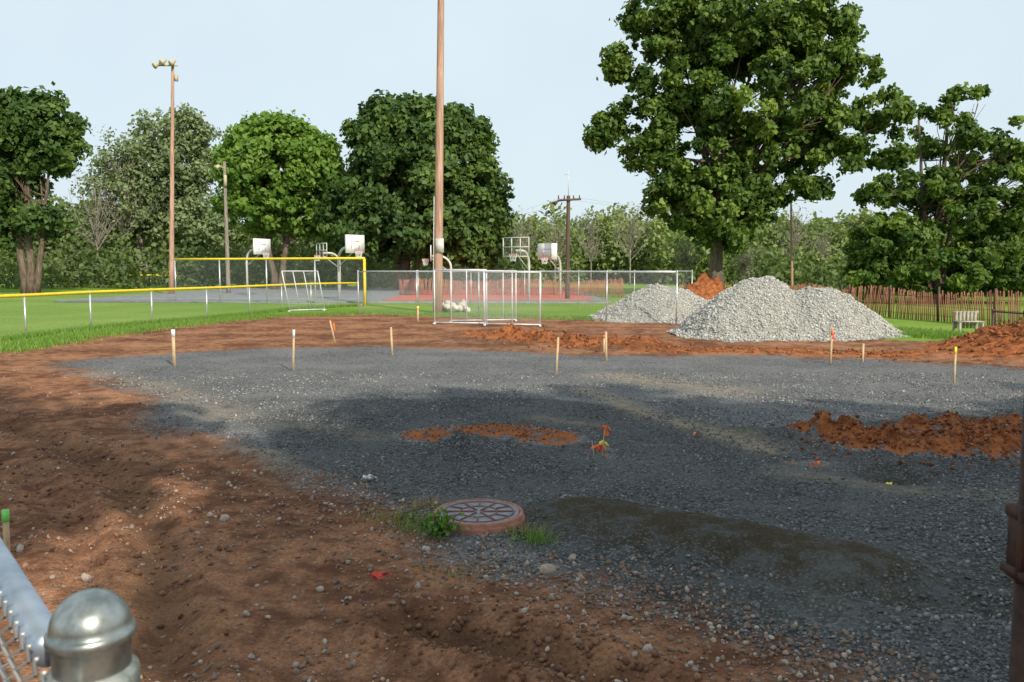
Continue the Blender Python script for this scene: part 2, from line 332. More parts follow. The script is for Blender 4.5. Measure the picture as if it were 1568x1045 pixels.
k = (rng.random(len(x)) < np.clip((g-.3)*1.6, 0, 1)*np.clip((cl-.36)*3.0, .08, 1)) & (s < .5) & (rng.random(len(x)) > o*.8) & (d < .7)
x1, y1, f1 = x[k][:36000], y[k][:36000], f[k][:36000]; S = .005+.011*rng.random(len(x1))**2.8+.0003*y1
stones('gravel_stones', np.stack([x1, y1, hgt(x1, y1)], 1), S, M['gst'], var=rng.random(len(x1))*(1-.15*f1))  # loose stones are toned down too inside the painted shade
x, y = scatter(60000, 2.4, 16); g, s, o, d, t, f = zones(x, y); cl = fbm(x, y, 1.1, 99, 4)
hot = np.exp(-(segd(x, y, gl((560, 770), (760, 870), (1000, 930), (1300, 1020)))/.6)**2)
k = (rng.random(len(x)) < (np.clip((cl-.45)*2.2, .06, .6)*.5+hot*.85)) & (g < .85) & (s < .5)
x1, y1 = x[k][:23000], y[k][:23000]; S = .005+.015*rng.random(len(x1))**3.2+.0003*y1
stones('dirt_pebbles', np.stack([x1, y1, hgt(x1, y1)], 1), S, M['dst'])
def along(L, n, w):
    L = np.array(L); i = rng.integers(0, len(L)-1, n); t = rng.random(n)[:, None]
    p = L[i]*(1-t)+L[i+1]*t+rng.normal(size=(n, 2))*w; return p[:, 0], p[:, 1]
cx_, cy_, cs_ = [], [], []
for L, n, w, s0 in ((L_or1, 1500, .29, .026), (L_or1c, 800, .24, .023), (L_or2, 500, .25, .016), (L_berm, 900, .6, .045), (L_berm2, 500, .5, .035), ([(gx2-1, gy2), (gx2+1, gy2)], 1100, .9, .05)):
    a, b = along(L, n, w); cx_.append(a); cy_.append(b); cs_.append(s0*(.25+rng.random(n)**2.5))
cx_, cy_, cs_ = map(np.concatenate, (cx_, cy_, cs_)); stones('soil_clods', np.stack([cx_, cy_, hgt(cx_, cy_)], 1), cs_, M['ost'])
a, b = along(L_rutB, 700, .22); a2, b2 = along(L_rutA, 700, .3); a3, b3 = along(L_rutA2, 400, .3); a, b = np.r_[a, a2, a3], np.r_[b, b2, b3]; k = b > 2.2; a, b = a[k], b[k]
stones('dirt_crumbs', np.stack([a, b, hgt(a, b)], 1), .005+.02*rng.random(len(a))**2.5, stonemat('brown_clod', (.12, .06, .038), (.22, .12, .075), (.33, .19, .12)))
for (u, v, w) in ((344, 796, 20), (322, 790, 14), (838, 879, 28), (876, 857, 16), (132, 884, 26), (378, 946, 18), (385, 1010, 16), (992, 1010, 22), (491, 905, 14), (1268, 668, 20), (30, 845, 16), (1052, 905, 14), (802, 950, 14), (655, 843, 12), (20, 700, 10)):
    X0, Y0 = gp(u, v); dd = math.hypot(Y0, H); S = np.array([w/F*dd/2.1])
    stones('rock', np.array([[X0, Y0, float(hgt(np.array([X0]), np.array([Y0]))[0])]]), S, M['dst'], .62, var=np.array([.88]))
# ------------------------------------------------------------------ gravel piles
def pile(name, cones, x0, x1, y0, y1, step, nst, ssz, slope=.74):
    xs = np.arange(x0, x1, step); ys = np.arange(y0, y1, step); A, Bq = np.meshgrid(xs, ys); a, b = A.ravel(), Bq.ravel()
    def hh(a, b):
        w1 = (fbm(a, b, .9, 41, 4)-.5)*.7; r = np.full(a.shape, -9.)
        for (cx, cy, hz) in cones:
            dd = np.hypot(a-cx, b-cy); z = hz-slope*np.sqrt(dd*dd+.16)+.27+w1*np.clip(dd, 0, 1)*.6
            r = np.logaddexp(r*9, z*9)/9
        r = np.where(r < .25, .25*np.exp(np.clip((r-.25)/.3, -20, 0))-.05, r)-.03
        return r+(fbm(a, b, 4, 43, 4)-.5)*.16
    z = np.maximum(hh(a, b), -.1); nx, ny = len(xs), len(ys); i = np.arange(ny-1)[:, None]*nx; j = np.arange(nx-1)[None, :]
    Q = np.stack([i+j, i+j+1, i+nx+j+1, i+nx+j], -1).reshape(-1, 4)
    m, nt = newmat(name+'_mat'); q = N(nt); tc = q.n('ShaderNodeTexCoord').outputs['Object']; v = q.vor(tc, 34); sv = q.n('ShaderNodeSeparateColor'); q.l(v.outputs['Color'], sv.inputs[0])
    c = q.mix(sv.outputs[0], (.29, .29, .265), (.5, .5, .46)); c = q.mix(q.mr(v.outputs['Distance'], .3, .7, 0, .6), c, (.15, .15, .14))
    n1 = q.noise(tc, 1.2, 5); c = q.mix(q.mr(n1, .4, .7, 0, .45), c, (.34, .32, .27))
    q.out(q.bsdf(c, .95, q.math('SUBTRACT', 1., v.outputs['Distance']), .02))
    e = empty(name); fastmesh('heap', np.stack([a, b, z], 1), Q, m, smooth=True, parent=e)
    sx_ = rng.uniform(x0, x1, nst*3); sy_ = rng.uniform(y0, y1, nst*3); zz = hh(sx_, sy_); k = zz > .0
    sx_, sy_, zz = sx_[k][:nst], sy_[k][:nst], zz[k][:nst]
    stones('loose_stones', np.stack([sx_, sy_, zz], 1), ssz*(.5+rng.random(len(sx_))**2), M['pst'], .75, parent=e)
D = 24.
pile('gravel_pile', [(ax(1150, D), D, zat(424, D)), (ax(1176, D), D+.2, zat(420, D)), (ax(1238, D), D-.2, zat(436, D)), (ax(1268, D), D+.1, zat(436, D)), (ax(1290, D), D, zat(448, D)), (ax(1134, D), D-.3, zat(440, D))], ax(1030, D), ax(1400, D), 20.6, 27.6, .05, 20000, .027, .88)
D = 31.5
pile('gravel_pile', [(ax(1008, D), D, zat(437, D)), (ax(1035, D), D, zat(442, D)), (ax(985, D), D+.2, zat(449, D))], ax(905, D), ax(1110, D), 28.3, 35, .07, 9000, .03, .62)
e = empty('white_boulders'); P = []
for i in range(26):
    P.append((ax(rng.uniform(668, 718), 36.5), 36.5+rng.uniform(-.5, .5), rng.uniform(0, .28)))
stones('boulders', np.array(P), rng.uniform(.12, .26, 26), stonemat('white_rock', (.45, .42, .35), (.55, .52, .46), (.68, .65, .58)), .7, parent=e)
# ------------------------------------------------------------------ trees
def leafmesh(name, C, size, mat, var, outw=None, parent=None, asp=.62):
    n = len(C); nrm = rng.normal(size=(n, 3)); nrm[:, 2] += .5
    if outw is not None: nrm += outw*1.0
    nrm /= np.linalg.norm(nrm, axis=1)[:, None]; t = rng.normal(size=(n, 3)); t -= nrm*(t*nrm).sum(1)[:, None]; t /= np.linalg.norm(t, axis=1)[:, None]; b = np.cross(nrm, t)
    s = (size*(.6+.8*rng.random(n)))[:, None]
    V = np.stack([C-t*s, C-b*s*asp+t*s*.15+nrm*s*.15, C+t*s, C+b*s*asp+t*s*.15+nrm*s*.15], 1).reshape(-1, 3)
    return fastmesh(name, V, np.arange(n*4).reshape(-1, 4), mat, dict(var=np.repeat(np.clip(var, 0, 1), 4)), parent=parent)
def dirs(n):
    d = rng.normal(size=(n, 3)); return d/np.linalg.norm(d, axis=1)[:, None]
def tree(name, base, lobes, nclump, nleaf, leaf, mat, bark, tr, trunk_top, crad=1.1, inner=.45, nlimb=26, stems=None, flat=.8, lean=(0, 0)):
    e = empty(name); bx, by = base; L = np.array(lobes, float)
    w = (L[:, 3]*L[:, 4]*L[:, 5])**.72; pick = rng.choice(len(L), nclump, p=w/w.sum()); d = dirs(nclump)
    r = inner+(1-inner)*rng.random(nclump)**.45
    C = L[pick, :3]+d*L[pick, 3:6]*r[:, None]; cr = crad*rng.uniform(.45, 1.45, nclump); cv = rng.normal(.48, .17, nclump)
    if nleaf:
        cnt = np.maximum(4, (nleaf*(cr/cr.mean())**2/nclump)).astype(int); idx = np.repeat(np.arange(nclump), cnt); n = len(idx)
        dd = dirs(n); rr = rng.random(n)**.45*(1+.25*rng.normal(size=n)*(rng.random(n) < .3))
        P = C[idx]+dd*rr[:, None]*cr[idx][:, None]*np.array([1, 1, flat]); P[:, 2] = np.maximum(P[:, 2], .3)
        leafmesh('foliage', P, np.full(n, leaf), mat, cv[idx]+rng.normal(0, .16, n), outw=(dd*.8+d[idx]*.6), parent=e)
    b = B(); stems = stems or [(0, 0, 1.)]
    for (ox, ox2, ks) in stems:
        m = 8; t = np.linspace(0, 1, m); wob = np.cumsum(rng.normal(0, .05, (m, 2)), 0)*tr*3
        P = np.stack([bx+ox+(ox2-ox+lean[0])*t+wob[:, 0], by+lean[1]*t+wob[:, 1], t*trunk_top], 1); P[0, 2] = -.2
        R = tr*ks*(1-.7*t); R[0] *= 1.45; b.tube(P, R, 10)
        cand = np.where(C[:, 2] > trunk_top*.55)[0]; cand = cand if len(cand) > 5 else np.arange(nclump)
        ii = rng.choice(cand, min(nlimb, len(cand)), replace=False)
        for c in C[ii]:
            tt = rng.uniform(.35, .95); p0 = np.array([np.interp(tt, t, P[:, a]) for a in range(3)]); r0 = tr*ks*(1-.7*tt)*.5
            if c[2] < p0[2]-.5: p0 = P[3]
            mid = (p0+c)/2+rng.normal(0, .35, 3)+np.array([0, 0, -.2]); s = np.linspace(0, .92, 6)[:, None]
            path = p0*(1-s)**2+2*mid*s*(1-s)+c*s*s; b.tube(path, np.linspace(r0, .02, 6), 6, False)
            for q_ in range(3):
                sidx = rng.integers(2, 5); en = path[sidx]+(path[sidx+1]-path[sidx])+rng.normal(0, .5, 3)+np.array([0, 0, .2]); b.tube([path[sidx], (path[sidx]+en)/2+rng.normal(0, .1, 3), en], [r0*.3, r0*.2, .01], 5, False)
    b.obj('trunk_and_limbs', bark, e, True); return e
def lob(D, items):
    return [(ax(u, D), D+dy, zat(v, D), ru/F*D, ru/F*D*kd, rv/F*D) for (u, v, ru, rv, dy, kd) in items]
LM = dict(dark=leafmat('leaves_dark_maple', (.028, .062, .017), (.07, .13, .03), (.14, .22, .05)),
          mid=leafmat('leaves_oak', (.036, .078, .016), (.095, .165, .03), (.21, .30, .055), .35),
          light=leafmat('leaves_bright_maple', (.06, .13, .018), (.13, .235, .035), (.23, .35, .07), .35),
          pale=leafmat('leaves_pale', (.11, .15, .075), (.18, .235, .11), (.28, .34, .17)),  # distance haze tinted into the leaf colour, greyer and paler
          bg=leafmat('leaves_background', (.08, .12, .045), (.165, .225, .07), (.30, .35, .13)))  # far foliage, its paler colour includes painted haze
D = 58.
tree('oak_tree', (ax(1095, D), D), lob(D, [(1120, 25, 138, 76, 0, .8), (1150, 130, 150, 105, 0, .7), (1000, 95, 72, 52, 0, .8), (975, 195, 48, 44, 0, .8), (1060, 220, 86, 86, 0, .8), (1090, 310, 80, 60, 0, .8), (1180, 250, 76, 64, 0, .8), (1230, 50, 66, 55, 0, .9), (1303, 108, 42, 24, 0, 1), (1338, 172, 46, 24, 0, 1), (1310, 240, 80, 28, 0, .8), (1250, 190, 55, 34, 0, 1), (935, 100, 20, 20, 0, 1), (1010, 10, 60, 45, 0, 1), (1095, 365, 36, 30, -1, 1), (918, 205, 16, 24, 0, 1), (962, 242, 20, 18, 0, 1), (1025, 300, 45, 32, 0, 1), (1145, 325, 50, 32, 0, 1), (1250, 290, 34, 14, 0, 1), (1375, 195, 18, 12, 0, 1)]),
     1000, 92000, .20, LM['mid'], M['bark'], .52, 13, crad=.66, nlimb=45)
D = 46.
tree('oak_tree', (ax(1435, D), D), lob(D, [(1440, 205, 46, 36, 0, 1), (1505, 245, 58, 38, 0, 1), (1400, 285, 55, 26, 0, 1), (1490, 325, 95, 36, 0, .8), (1365, 365, 66, 34, 0, 1), (1540, 390, 80, 60, 0, 1), (1440, 415, 115, 42, 0, .8), (1422, 165, 22, 14, 0, 1), (1470, 150, 28, 13, 0, 1), (1545, 195, 22, 13, 0, 1), (1345, 300, 35, 13, 0, 1), (1590, 280, 50, 70, 0, 1), (1330, 420, 40, 40, 0, 1)]),
     620, 46000, .155, LM['mid'], M['bark'], .24, 10.0, crad=.42, nlimb=18, stems=[(0, .4, 1.), (-.3, -1.3, .7), (.3, 1.6, .7)])
D = 70.
tree('maple_tree', (ax(620, D), D), lob(D, [(650, 290, 118, 110, 0, .9), (610, 225, 75, 70, 0, .9), (680, 230, 80, 68, 0, .9), (560, 330, 62, 62, 0, .9), (725, 330, 58, 70, 0, .9), (640, 345, 130, 50, 0, .8), (650, 200, 70, 48, 0, .9), (600, 190, 45, 38, 0, 1), (720, 380, 55, 30, 0, 1)]),
     950, 80000, .24, LM['dark'], M['bark'], .5, 9, crad=.82, inner=.6, nlimb=20, stems=[(-.3, -1.8, .8), (0, 0, 1.), (.3, 2.2, .7)])
D = 73.
tree('maple_tree', (ax(425, D), D), lob(D, [(430, 260, 88, 75, 0, .9), (425, 215, 55, 34, 0, 1), (385, 250, 42, 45, 0, 1), (480, 265, 50, 58, 0, 1), (430, 320, 92, 40, 0, .8), (510, 300, 35, 50, 0, 1), (515, 350, 30, 30, 0, 1)]),
     500, 44000, .24, LM['light'], M['bark'], .4, 9, crad=.85, inner=.55, nlimb=16, stems=[(-.2, -1.2, .8), (.2, 1.2, .8)])
D = 62.
tree('maple_tree', (ax(44, D), D), lob(D, [(60, 195, 66, 48, 0, .9), (20, 220, 60, 60, 0, .9), (85, 225, 42, 38, 0, 1), (-30, 260, 70, 90, 0, .9), (10, 285, 60, 36, 0, 1), (70, 340, 40, 18, 0, 1), (40, 170, 35, 22, 0, 1), (-5, 350, 30, 35, 0, 1)]),
     430, 30000, .22, LM['dark'], M['bark'], .42, 9, crad=.72, nlimb=14, stems=[(-.2, -1.4, .8), (.1, .3, .8), (.3, 2.0, .6)])
D = 92.
tree('ash_tree', (ax(215, D), D), lob(D, [(270, 200, 58, 32, 0, 1), (250, 260, 80, 55, 0, .8), (205, 310, 50, 45, 0, 1), (310, 270, 40, 55, 0, 1), (290, 340, 70, 45, 0, .8), (180, 350, 45, 40, 0, 1)]),
     380, 21000, .24, LM['pale'], M['barkpale'], .45, 17, crad=1.1, inner=.25, nlimb=60, stems=[(0, 0, 1.), (.3, 4., .8)])
D = 88.
tree('young_ash_tree', (ax(190, D), D), lob(D, [(185, 250, 45, 45, 0, 1), (150, 290, 25, 30, 0, 1), (210, 300, 40, 50, 0, 1)]), 90, 2600, .22, LM['pale'], M['barkpale'], .22, 13, crad=1.2, inner=.2, nlimb=70)
def belt(name, segs, n, leaf, mat):
    Cs, vs = [], []
    for (u0, u1, v0, v1, D, var) in segs:
        k = max(5, int((u1-u0)/9))
        for i in range(k):
            u = u0+(u1-u0)*(i+rng.random())/k; d = D+rng.uniform(-6, 6); top = zat(v0+(v1-v0)*(i/k)+rng.normal(0, 13), d); hz = max(top, 2)
            r = rng.uniform(1.2, 2.6)*D/90; m = int(n*hz/8)
            cb = np.array([ax(u, d), d, 0]); dd = dirs(m); zz = rng.random(m)**.8
            wdt = np.sqrt(np.clip(1-(zz*1.02-.45)**2/.36, .05, 1))
            P = cb+np.stack([dd[:, 0]*r*wdt, dd[:, 1]*r*wdt, zz*hz], 1)+rng.normal(0, .35, (m, 3)); P[:, 2] = np.abs(P[:, 2]); Cs.append(P)
            vs.append(np.clip(rng.normal(var, .17)+rng.normal(0, .14, m), 0, 1))
    C = np.vstack(Cs); v = np.concatenate(vs); print(name, len(C)); return leafmesh(name, C, np.full(len(C), leaf), mat, v)
belt('distant_treeline', [(-150, 360, 318, 325, 108, .3), (330, 800, 350, 340, 112, .3), (770, 1330, 345, 350, 118, .6), (1000, 1330, 352, 345, 104, .45), (1290, 1800, 345, 350, 105, .4), (-400, 0, 300, 300, 110, .35)], 420, .34, LM['bg'])
belt('shrub_row', [(-150, 600, 385, 392, 84, .18), (560, 800, 405, 402, 82, .3), (1130, 1330, 395, 385, 78, .35), (1300, 1750, 405, 400, 62, .1)], 260, .26, LM['bg'])
belt('hedgerow', [(880, 1060, 348, 342, 128, .5)], 420, .34, LM['pale'])
for (u, v, D) in ((800, 320, 98), (850, 325, 98), (905, 325, 98), (965, 305, 98), (1215, 312, 90), (1050, 365, 70), (1140, 380, 72), (150, 250, 85), (1260, 345, 95)):
    hz = zat(v, D); tree('bare_tree', (ax(u, D), D), [(ax(u, D), D, hz*.66, hz*.28, hz*.28, hz*.4)], 60, 90, .14, LM['pale'], M['barkpale'], .10, hz*.8, crad=.8, inner=.2, nlimb=55)
# shade trees standing behind the photographer
def shade(base, cx, cy, cz, r, n, nl):
    tree('shade_tree', base, [(cx, cy, cz, r, r, r*.75), (cx-r*.6, cy+.5, cz-.8, r*.6, r*.6, r*.5), (cx+r*.6, cy-.3, cz-.5, r*.6, r*.6, r*.5)], n, nl, .19, LM['mid'], M['bark'], .3, cz, crad=.8, inner=.1, nlimb=24)
shade((11.5, -8.), 11.1, -7.6, 10.6, 4.9, 280, 28000)
shade((19, -5.5), 19, -5.5, 9.8, 4.4, 200, 18000)
shade((1.2, -5.2), .2, -4.0, 9.6, 3.0, 90, 6500)
# ------------------------------------------------------------------ fences
def polyspace(P, step):
    P = np.array(P, float); L = np.r_[0, np.cumsum(np.hypot(*np.diff(P, axis=0).T))]; n = max(1, int(round(L[-1]/step))); s = np.linspace(0, L[-1], n+1)
    return np.stack([np.interp(s, L, P[:, 0]), np.interp(s, L, P[:, 1])], 1), s
def fence(name, P, h, step=3., r=.03, toprad=.022, topmat='galv', postmat='galv', mid=False, chain='chain', bot=0.04):
    e = empty(name); pts, s = polyspace(P, step); b = B()
    for x, y in pts: b.tube([[x, y, -.1], [x, y, h]], r, 8); b.lathe([(r*1.15, h), (r*1.1, h+.02), (r*.6, h+.045), (0, h+.05)], (x, y, 0), 8)
    b.obj('posts', M[postmat], e, True); b = B(); b.tube([[x, y, h-.01] for x, y in pts], toprad, 8); b.obj('top_rail', M[topmat], e, True)
    if mid: b = B(); b.tube([[x, y, bot+.02] for x, y in pts], .015, 6); b.obj('bottom_rail', M[postmat], e)
    V, Q, U = [], [], []
    for (x, y), t in zip(pts, s): V += [(x, y-.025, bot), (x, y-.025, h-.02)]; U += [(t, bot), (t, h)]
    for i in range(len(pts)-1): Q.append((2*i, 2*i+2, 2*i+3, 2*i+1))
    fastmesh('mesh', V, Q, M[chain], uv=U, parent=e); return e
def wp(u, D): return (ax(u, D), D)
yl = [(-17.2, 8), (-15.2, 15), wp(0, 21.3), wp(92, 24), wp(203, 27.3), wp(288, 30), wp(357, 32.6), wp(418, 36), wp(470, 39.5), wp(548, 42)]
fence('outfield_fence', yl, 1.2, 3., .028, .045, 'yellow')
fence('backstop_fence', [wp(268, 47), wp(360, 45.5), wp(460, 44), wp(558, 42.3)], 2.45, 3., .04, .06, 'yellow', mid=True)
b = B(); x0 = ax(558, 42.2); b.tube([[x0, 42.2, 0], [x0, 42.2, 2.42]], .07, 8); b.obj('yellow_fence_post', M['yellow'], None, True)
fence('outfield_fence', [wp(-60, 92), wp(270, 84)], 1.25, 3., .03, .09, 'yellow')
fence('chain_link_fence', [wp(548, 34.5), wp(613, 33.8), wp(742, 32.5), wp(910, 30.2), wp(1037, 28.3)], 1.8, 2.6, .028, .02)
fence('chain_link_fence', [wp(560, 44), wp(800, 43), wp(1060, 41)], 1.8, 3., .025, .018)
def panel(name, p0, p1, h, bars, lean=0., shear=0., r=.022):
    e = empty(name); p0 = np.array(p0); p1 = np.array(p1); L = np.hypot(*(p1-p0)); t = (p1-p0)/L; nn = np.array([-t[1], t[0]])
    def pt(s, z): q_ = p0+t*(s+shear*z)+nn*lean*z; return [q_[0], q_[1], z+.05]
    b = B(); b.tube([pt(0, 0), pt(0, h)], r, 8); b.tube([pt(L, 0), pt(L, h)], r, 8); b.tube([pt(0, h), pt(L, h)], r, 8); b.tube([pt(0, 0), pt(L, 0)], r, 8)
    for k in bars: b.tube([pt(L*k, 0), pt(L*k, h)], r*.8, 8)
    for s in (0, L):
        q_ = pt(s, 0); b.box((q_[0], q_[1], .02), (.08, .5, .05))
    b.obj('frame', M['offwhite'], e, True)
    V = [pt(0, 0), pt(L, 0), pt(L, h), pt(0, h)]; V = [(v[0], v[1]+.01, v[2]) for v in V]; fastmesh('mesh', V, [(0, 1, 2, 3)], M['chain'], uv=[(0, 0), (L, 0), (L, h), (0, h)], parent=e); return e
panel('gate_panel', wp(665, 28.6), wp(745, 28.2), 1.82, [.32, .62])
panel('gate_panel', wp(742, 27.9), wp(827, 27.4), 1.74, [.5])
panel('gate_panel', wp(690, 29.6), wp(790, 30.2), 1.78, [.5, .8])
panel('leaning_gate_panel', wp(442, 37), wp(496, 38), 1.75, [.3, .6], lean=-.1, shear=-.22)
def snow(name, P, h, step, mat):
    e = empty(name); pts, s = polyspace(P, step); b = B()
    for k, (x, y) in enumerate(pts):
        if rng.random() < .06: continue
        hh = h*(1+.08*math.sin(s[k]*.9)+rng.normal(0, .03)); b.box((x, y, hh/2), (.038, .012, hh), ry=rng.normal(0, .035)+.07*math.sin(s[k]*.7))
    b.obj('slats', M[mat], e); b = B()
    for z in (.2, .5, .8):
        b.tube([[x, y, z*h] for x, y in pts[::6]], .006, 4, False)
    b.obj('wires', M['black'], e); b = B()
    for x, y in pts[::26]: b.box((x, y+.05, h*.56), (.06, .05, h*1.15))
    b.obj('stakes', M['poledark'], e)
snow('snow_fence', [gp(1300, 481), gp(1420, 492), gp(1500, 499), gp(1600, 510), gp(1750, 530)], 1.12, .105, 'snow')
snow('snow_fence', [wp(612, 57), wp(760, 58), wp(955, 55)], 1.15, .07, 'snowred')
snow('snow_fence', [wp(1040, 45), wp(1200, 42), gp(1300, 481)], 1.1, .115, 'snow')
fence('chain_link_fence', [gp(1518, 534), gp(1700, 560)], .9, 1.4, .03, .02, postmat='poledark', topmat='poledark')
e = empty('park_bench'); b = B(); X0, Y0 = gp(1478, 512)
for k in range(6): b.box((X0-.28+.11*k, Y0, .42), (.07, .03, .5))
b.box((X0, Y0+.02, .64), (.75, .03, .07)); b.box((X0, Y0-.15, .38), (.75, .35, .03))
for sx_ in (-.33, .33): b.box((X0+sx_, Y0-.3, .18), (.05, .05, .38)); b.box((X0+sx_, Y0+.03, .2), (.05, .05, .4))
b.obj('slats_and_legs', simple('bench_wood', (.26, .23, .19), (.4, .36, .3), 6), e)
# ------------------------------------------------------------------ court
def sheet(name, P, z, mat, parent=None): return fastmesh(name, [(x, y, z) for x, y in P], [tuple(range(len(P)))], mat, parent=parent)
asp = simple('court_asphalt', (.17, .18, .195), (.25, .26, .27), 1.5, .9, spec=.05); redm = simple('court_red', (.42, .11, .08), (.50, .17, .12), 1.2, .9, spec=.05); wl = simple('court_line_paint', (.6, .6, .58), (.72, .72, .7), 5, .8)
e = empty('basketball_court')
sheet('asphalt', [(-26, 47), (5.5, 46), (5.5, 76), (-26, 78)], .10, asp, e); sheet('red_surface', [(-7.5, 47.2), (4.8, 47.2), (4.8, 74), (-7.5, 74)], .106, redm, e)
b = B(); b.box((-10.25, 46.4, .03), (31.5, .12, .12), rz=-.0317); b.obj('kerb', asp, e)
for (a, b_, c, d) in ((-6.5, 49, 4.3, 49.15), (-6.5, 72, 4.3, 72.2), (-6.5, 60, 4.3, 60.15), (-24, 50, -9, 50.15), (-24, 66, -9, 66.15)):
    sheet('line', [(a, b_), (c, b_), (c, d), (a, d)], .112, wl, e)
def hoop(u_board, vb, vt, D, ang, glass=False, L=1.5, bw=1.6):
    e = empty('basketball_hoop'); bx, by = wp(u_board, D); c, s = math.cos(ang), math.sin(ang); bh = (zat(vt, D)-zat(vb, D)); zc = (zat(vt, D)+zat(vb, D))/2
    px, py = bx-c*L, by-s*L; b = B(); zt = zc-.1; path = [[px, py, 0]]+[[px, py, zt-.9]]
    for k in range(1, 8):
        a = k/7*math.pi/2; path.append([px+c*.75*(1-math.cos(a)), py+s*.75*(1-math.cos(a)), zt-.75+.75*math.sin(a)-.1])
    path.append([bx-c*.05, by-s*.05, zt-.1]); b.tube(path, .075, 10); b.tube([[px, py, zt-1.2], [bx-c*.05, by-s*.05, zc-bh*.35]], .03, 6)
    b.obj('gooseneck_post', M['lamp'], e, True)
    w = bw
    if not glass:
        b = B(); b.box((bx, by, zc), (.05, w, bh), rz=ang); b.obj('backboard', M['white'], e)
        b = B(); q0 = (bx+c*.03, by+s*.03); zb = zc-bh*.26
        for dz in (0, .42): b.box((q0[0], q0[1], zb+dz), (.01, .6, .04), rz=ang)
        for k in (-.28, .28): b.box((q0[0]-s*k, q0[1]+c*k, zb+.21), (.01, .04, .38), rz=ang)
        b.obj('target_square', M['galv'], e)
    else:
        b = B()
        for z in (zc-bh/2, zc+bh/2, zc): b.box((bx, by, z), (.05, w, .05), rz=ang)
        for k in (-.5, -.17, .17, .5): b.box((bx-s*w*k, by+c*w*k, zc), (.046, .046, bh), rz=ang)
        b.obj('backboard_frame', M['lamp'], e)
        V = [(bx-s*w*k, by+c*w*k, zc+bh*j) for k, j in ((-.5, -.5), (.5, -.5), (.5, .5), (-.5, .5))]; fastmesh('backboard_mesh', V, [(0, 1, 2, 3)], M['chain'], uv=[(0, 0), (w, 0), (w, bh), (0, bh)], parent=e)
    b = B(); rc = (bx+c*.35, by+s*.35); zr = zc-bh*.36; th = np.linspace(0, 2*math.pi, 21); b.tube(np.stack([rc[0]+.23*np.cos(th), rc[1]+.23*np.sin(th), np.full(21, zr)], 1), .015, 6, False); b.obj('rim', M['rim'], e)
    b = B()
    for k in range(12):
        a = k*math.pi/6
        for a2 in (a+.5, a-.5): b.tube([[rc[0]+.23*math.cos(a), rc[1]+.23*math.sin(a), zr], [rc[0]+.14*math.cos(a2), rc[1]+.14*math.sin(a2), zr-.42]], .008, 4, False)
    b.obj('net', M['white'], e)
R_ = math.radians
hoop(402, 390, 366, 56, R_(-30), bw=1.5); hoop(493, 394, 373, 60, R_(218), True, L=1.4, bw=1.7); hoop(544, 388, 360, 48, R_(-42), L=1.6, bw=1.35)
hoop(790, 393, 364, 46, R_(242), True, L=1.6, bw=1.6); hoop(838, 398, 373, 52, R_(236), L=1.6, bw=1.4); hoop(660, 400, 376, 54, R_(185), L=1.3, bw=1.3)
# ------------------------------------------------------------------ poles
def pole(name, u0, u1, D, h, r0, r1, mat):
    e = empty(name); x0 = ax(u0, D); x1 = ax(u1, D, 200); t = np.linspace(0, 1, 9); b = B(); b.tube(np.stack([x0+(x1-x0)*t, np.full(9, D), t*h-.1*(1-t)], 1), r0+(r1-r0)*t, 12); b.obj('shaft', mat, e, True); return e, x1
e, x1 = pole('utility_pole', 670, 678, 36, 15.5, .20, .13, M['pole'])
b = B(); b.box((x1-.15, 35.8, 2.9), (.35, .05, .6)); b.tube([[ax(671, 36)-.23, 35.9, .1], [ax(673, 36)-.2, 35.9, 5]], .02, 6); b.obj('conduit', M['lamp'], e)
D = 60.; hz = zat(98, D); e, x1 = pole('floodlight_pole', 261, 268, D, hz, .19, .10, M['pole'])
b = B(); b.box((x1-.3, D-.15, hz-.15), (1.4, .1, .1)); b.obj('crossarm', M['lamptan'], e)
b = B()
for dx, dz in ((-.95, -.12), (-.45, .1), (.2, .05)):
    c = np.array([x1+dx, D-.35, hz+dz]); dr = np.array([-.6, -.55, -.55]); dr /= np.linalg.norm(dr); b.tube([c-dr*.2, c, c+dr*.15, c+dr*.28], [.06, .13, .20, .22], 12)
b.obj('floodlights', M['lamptan'], e, True)
b = B(); b.box((x1+.25, D-.1, hz-1.), (.22, .2, .45)); b.obj('ballast_box', M['lamptan'], e)
D = 62.; hz = zat(248, D); e, x1 = pole('light_pole', 349, 342, D, hz, .17, .10, M['barkpale']); b = B(); b.tube([[x1, D, hz-.5], [x1-.3, D-.2, hz-.3]], .04, 6); b.tube([[x1-.3, D-.2, hz-.3], [x1-.5, D-.4, hz-.5]], [.1, .18], 10); b.tube([[x1+.1, D-.2, hz-1.], [x1+.1, D-.2, hz-1.8]], .12, 8); b.obj('lamp_head', M['lamptan'], e, True)
D = 50.; hz = zat(300, D); e, x1 = pole('utility_pole', 869, 871, D, hz, .14, .11, M['poledark']); b = B(); b.box((x1+.05, D-.12, hz-.25), (1.4, .1, .12), ry=-.06)
for dx in (-.6, -.25, .3, .65): b.tube([[x1+dx, D-.12, hz-.2], [x1+dx, D-.12, hz+.02]], [.05, .035], 6)
b.tube([[x1-.6, D-.15, hz-.3], [x1-.85, D-.3, hz-.5]], [.05, .13], 8); b.obj('crossarm', M['poledark'], e); b = B(); b.tube([[x1, D, hz], [x1, D, zat(262, D)]], .025, 6); b.tube([[x1-.25, D, zat(268, D)], [x1+.2, D, zat(266, D)]], .012, 4); b.obj('antenna', M['lamp'], e)
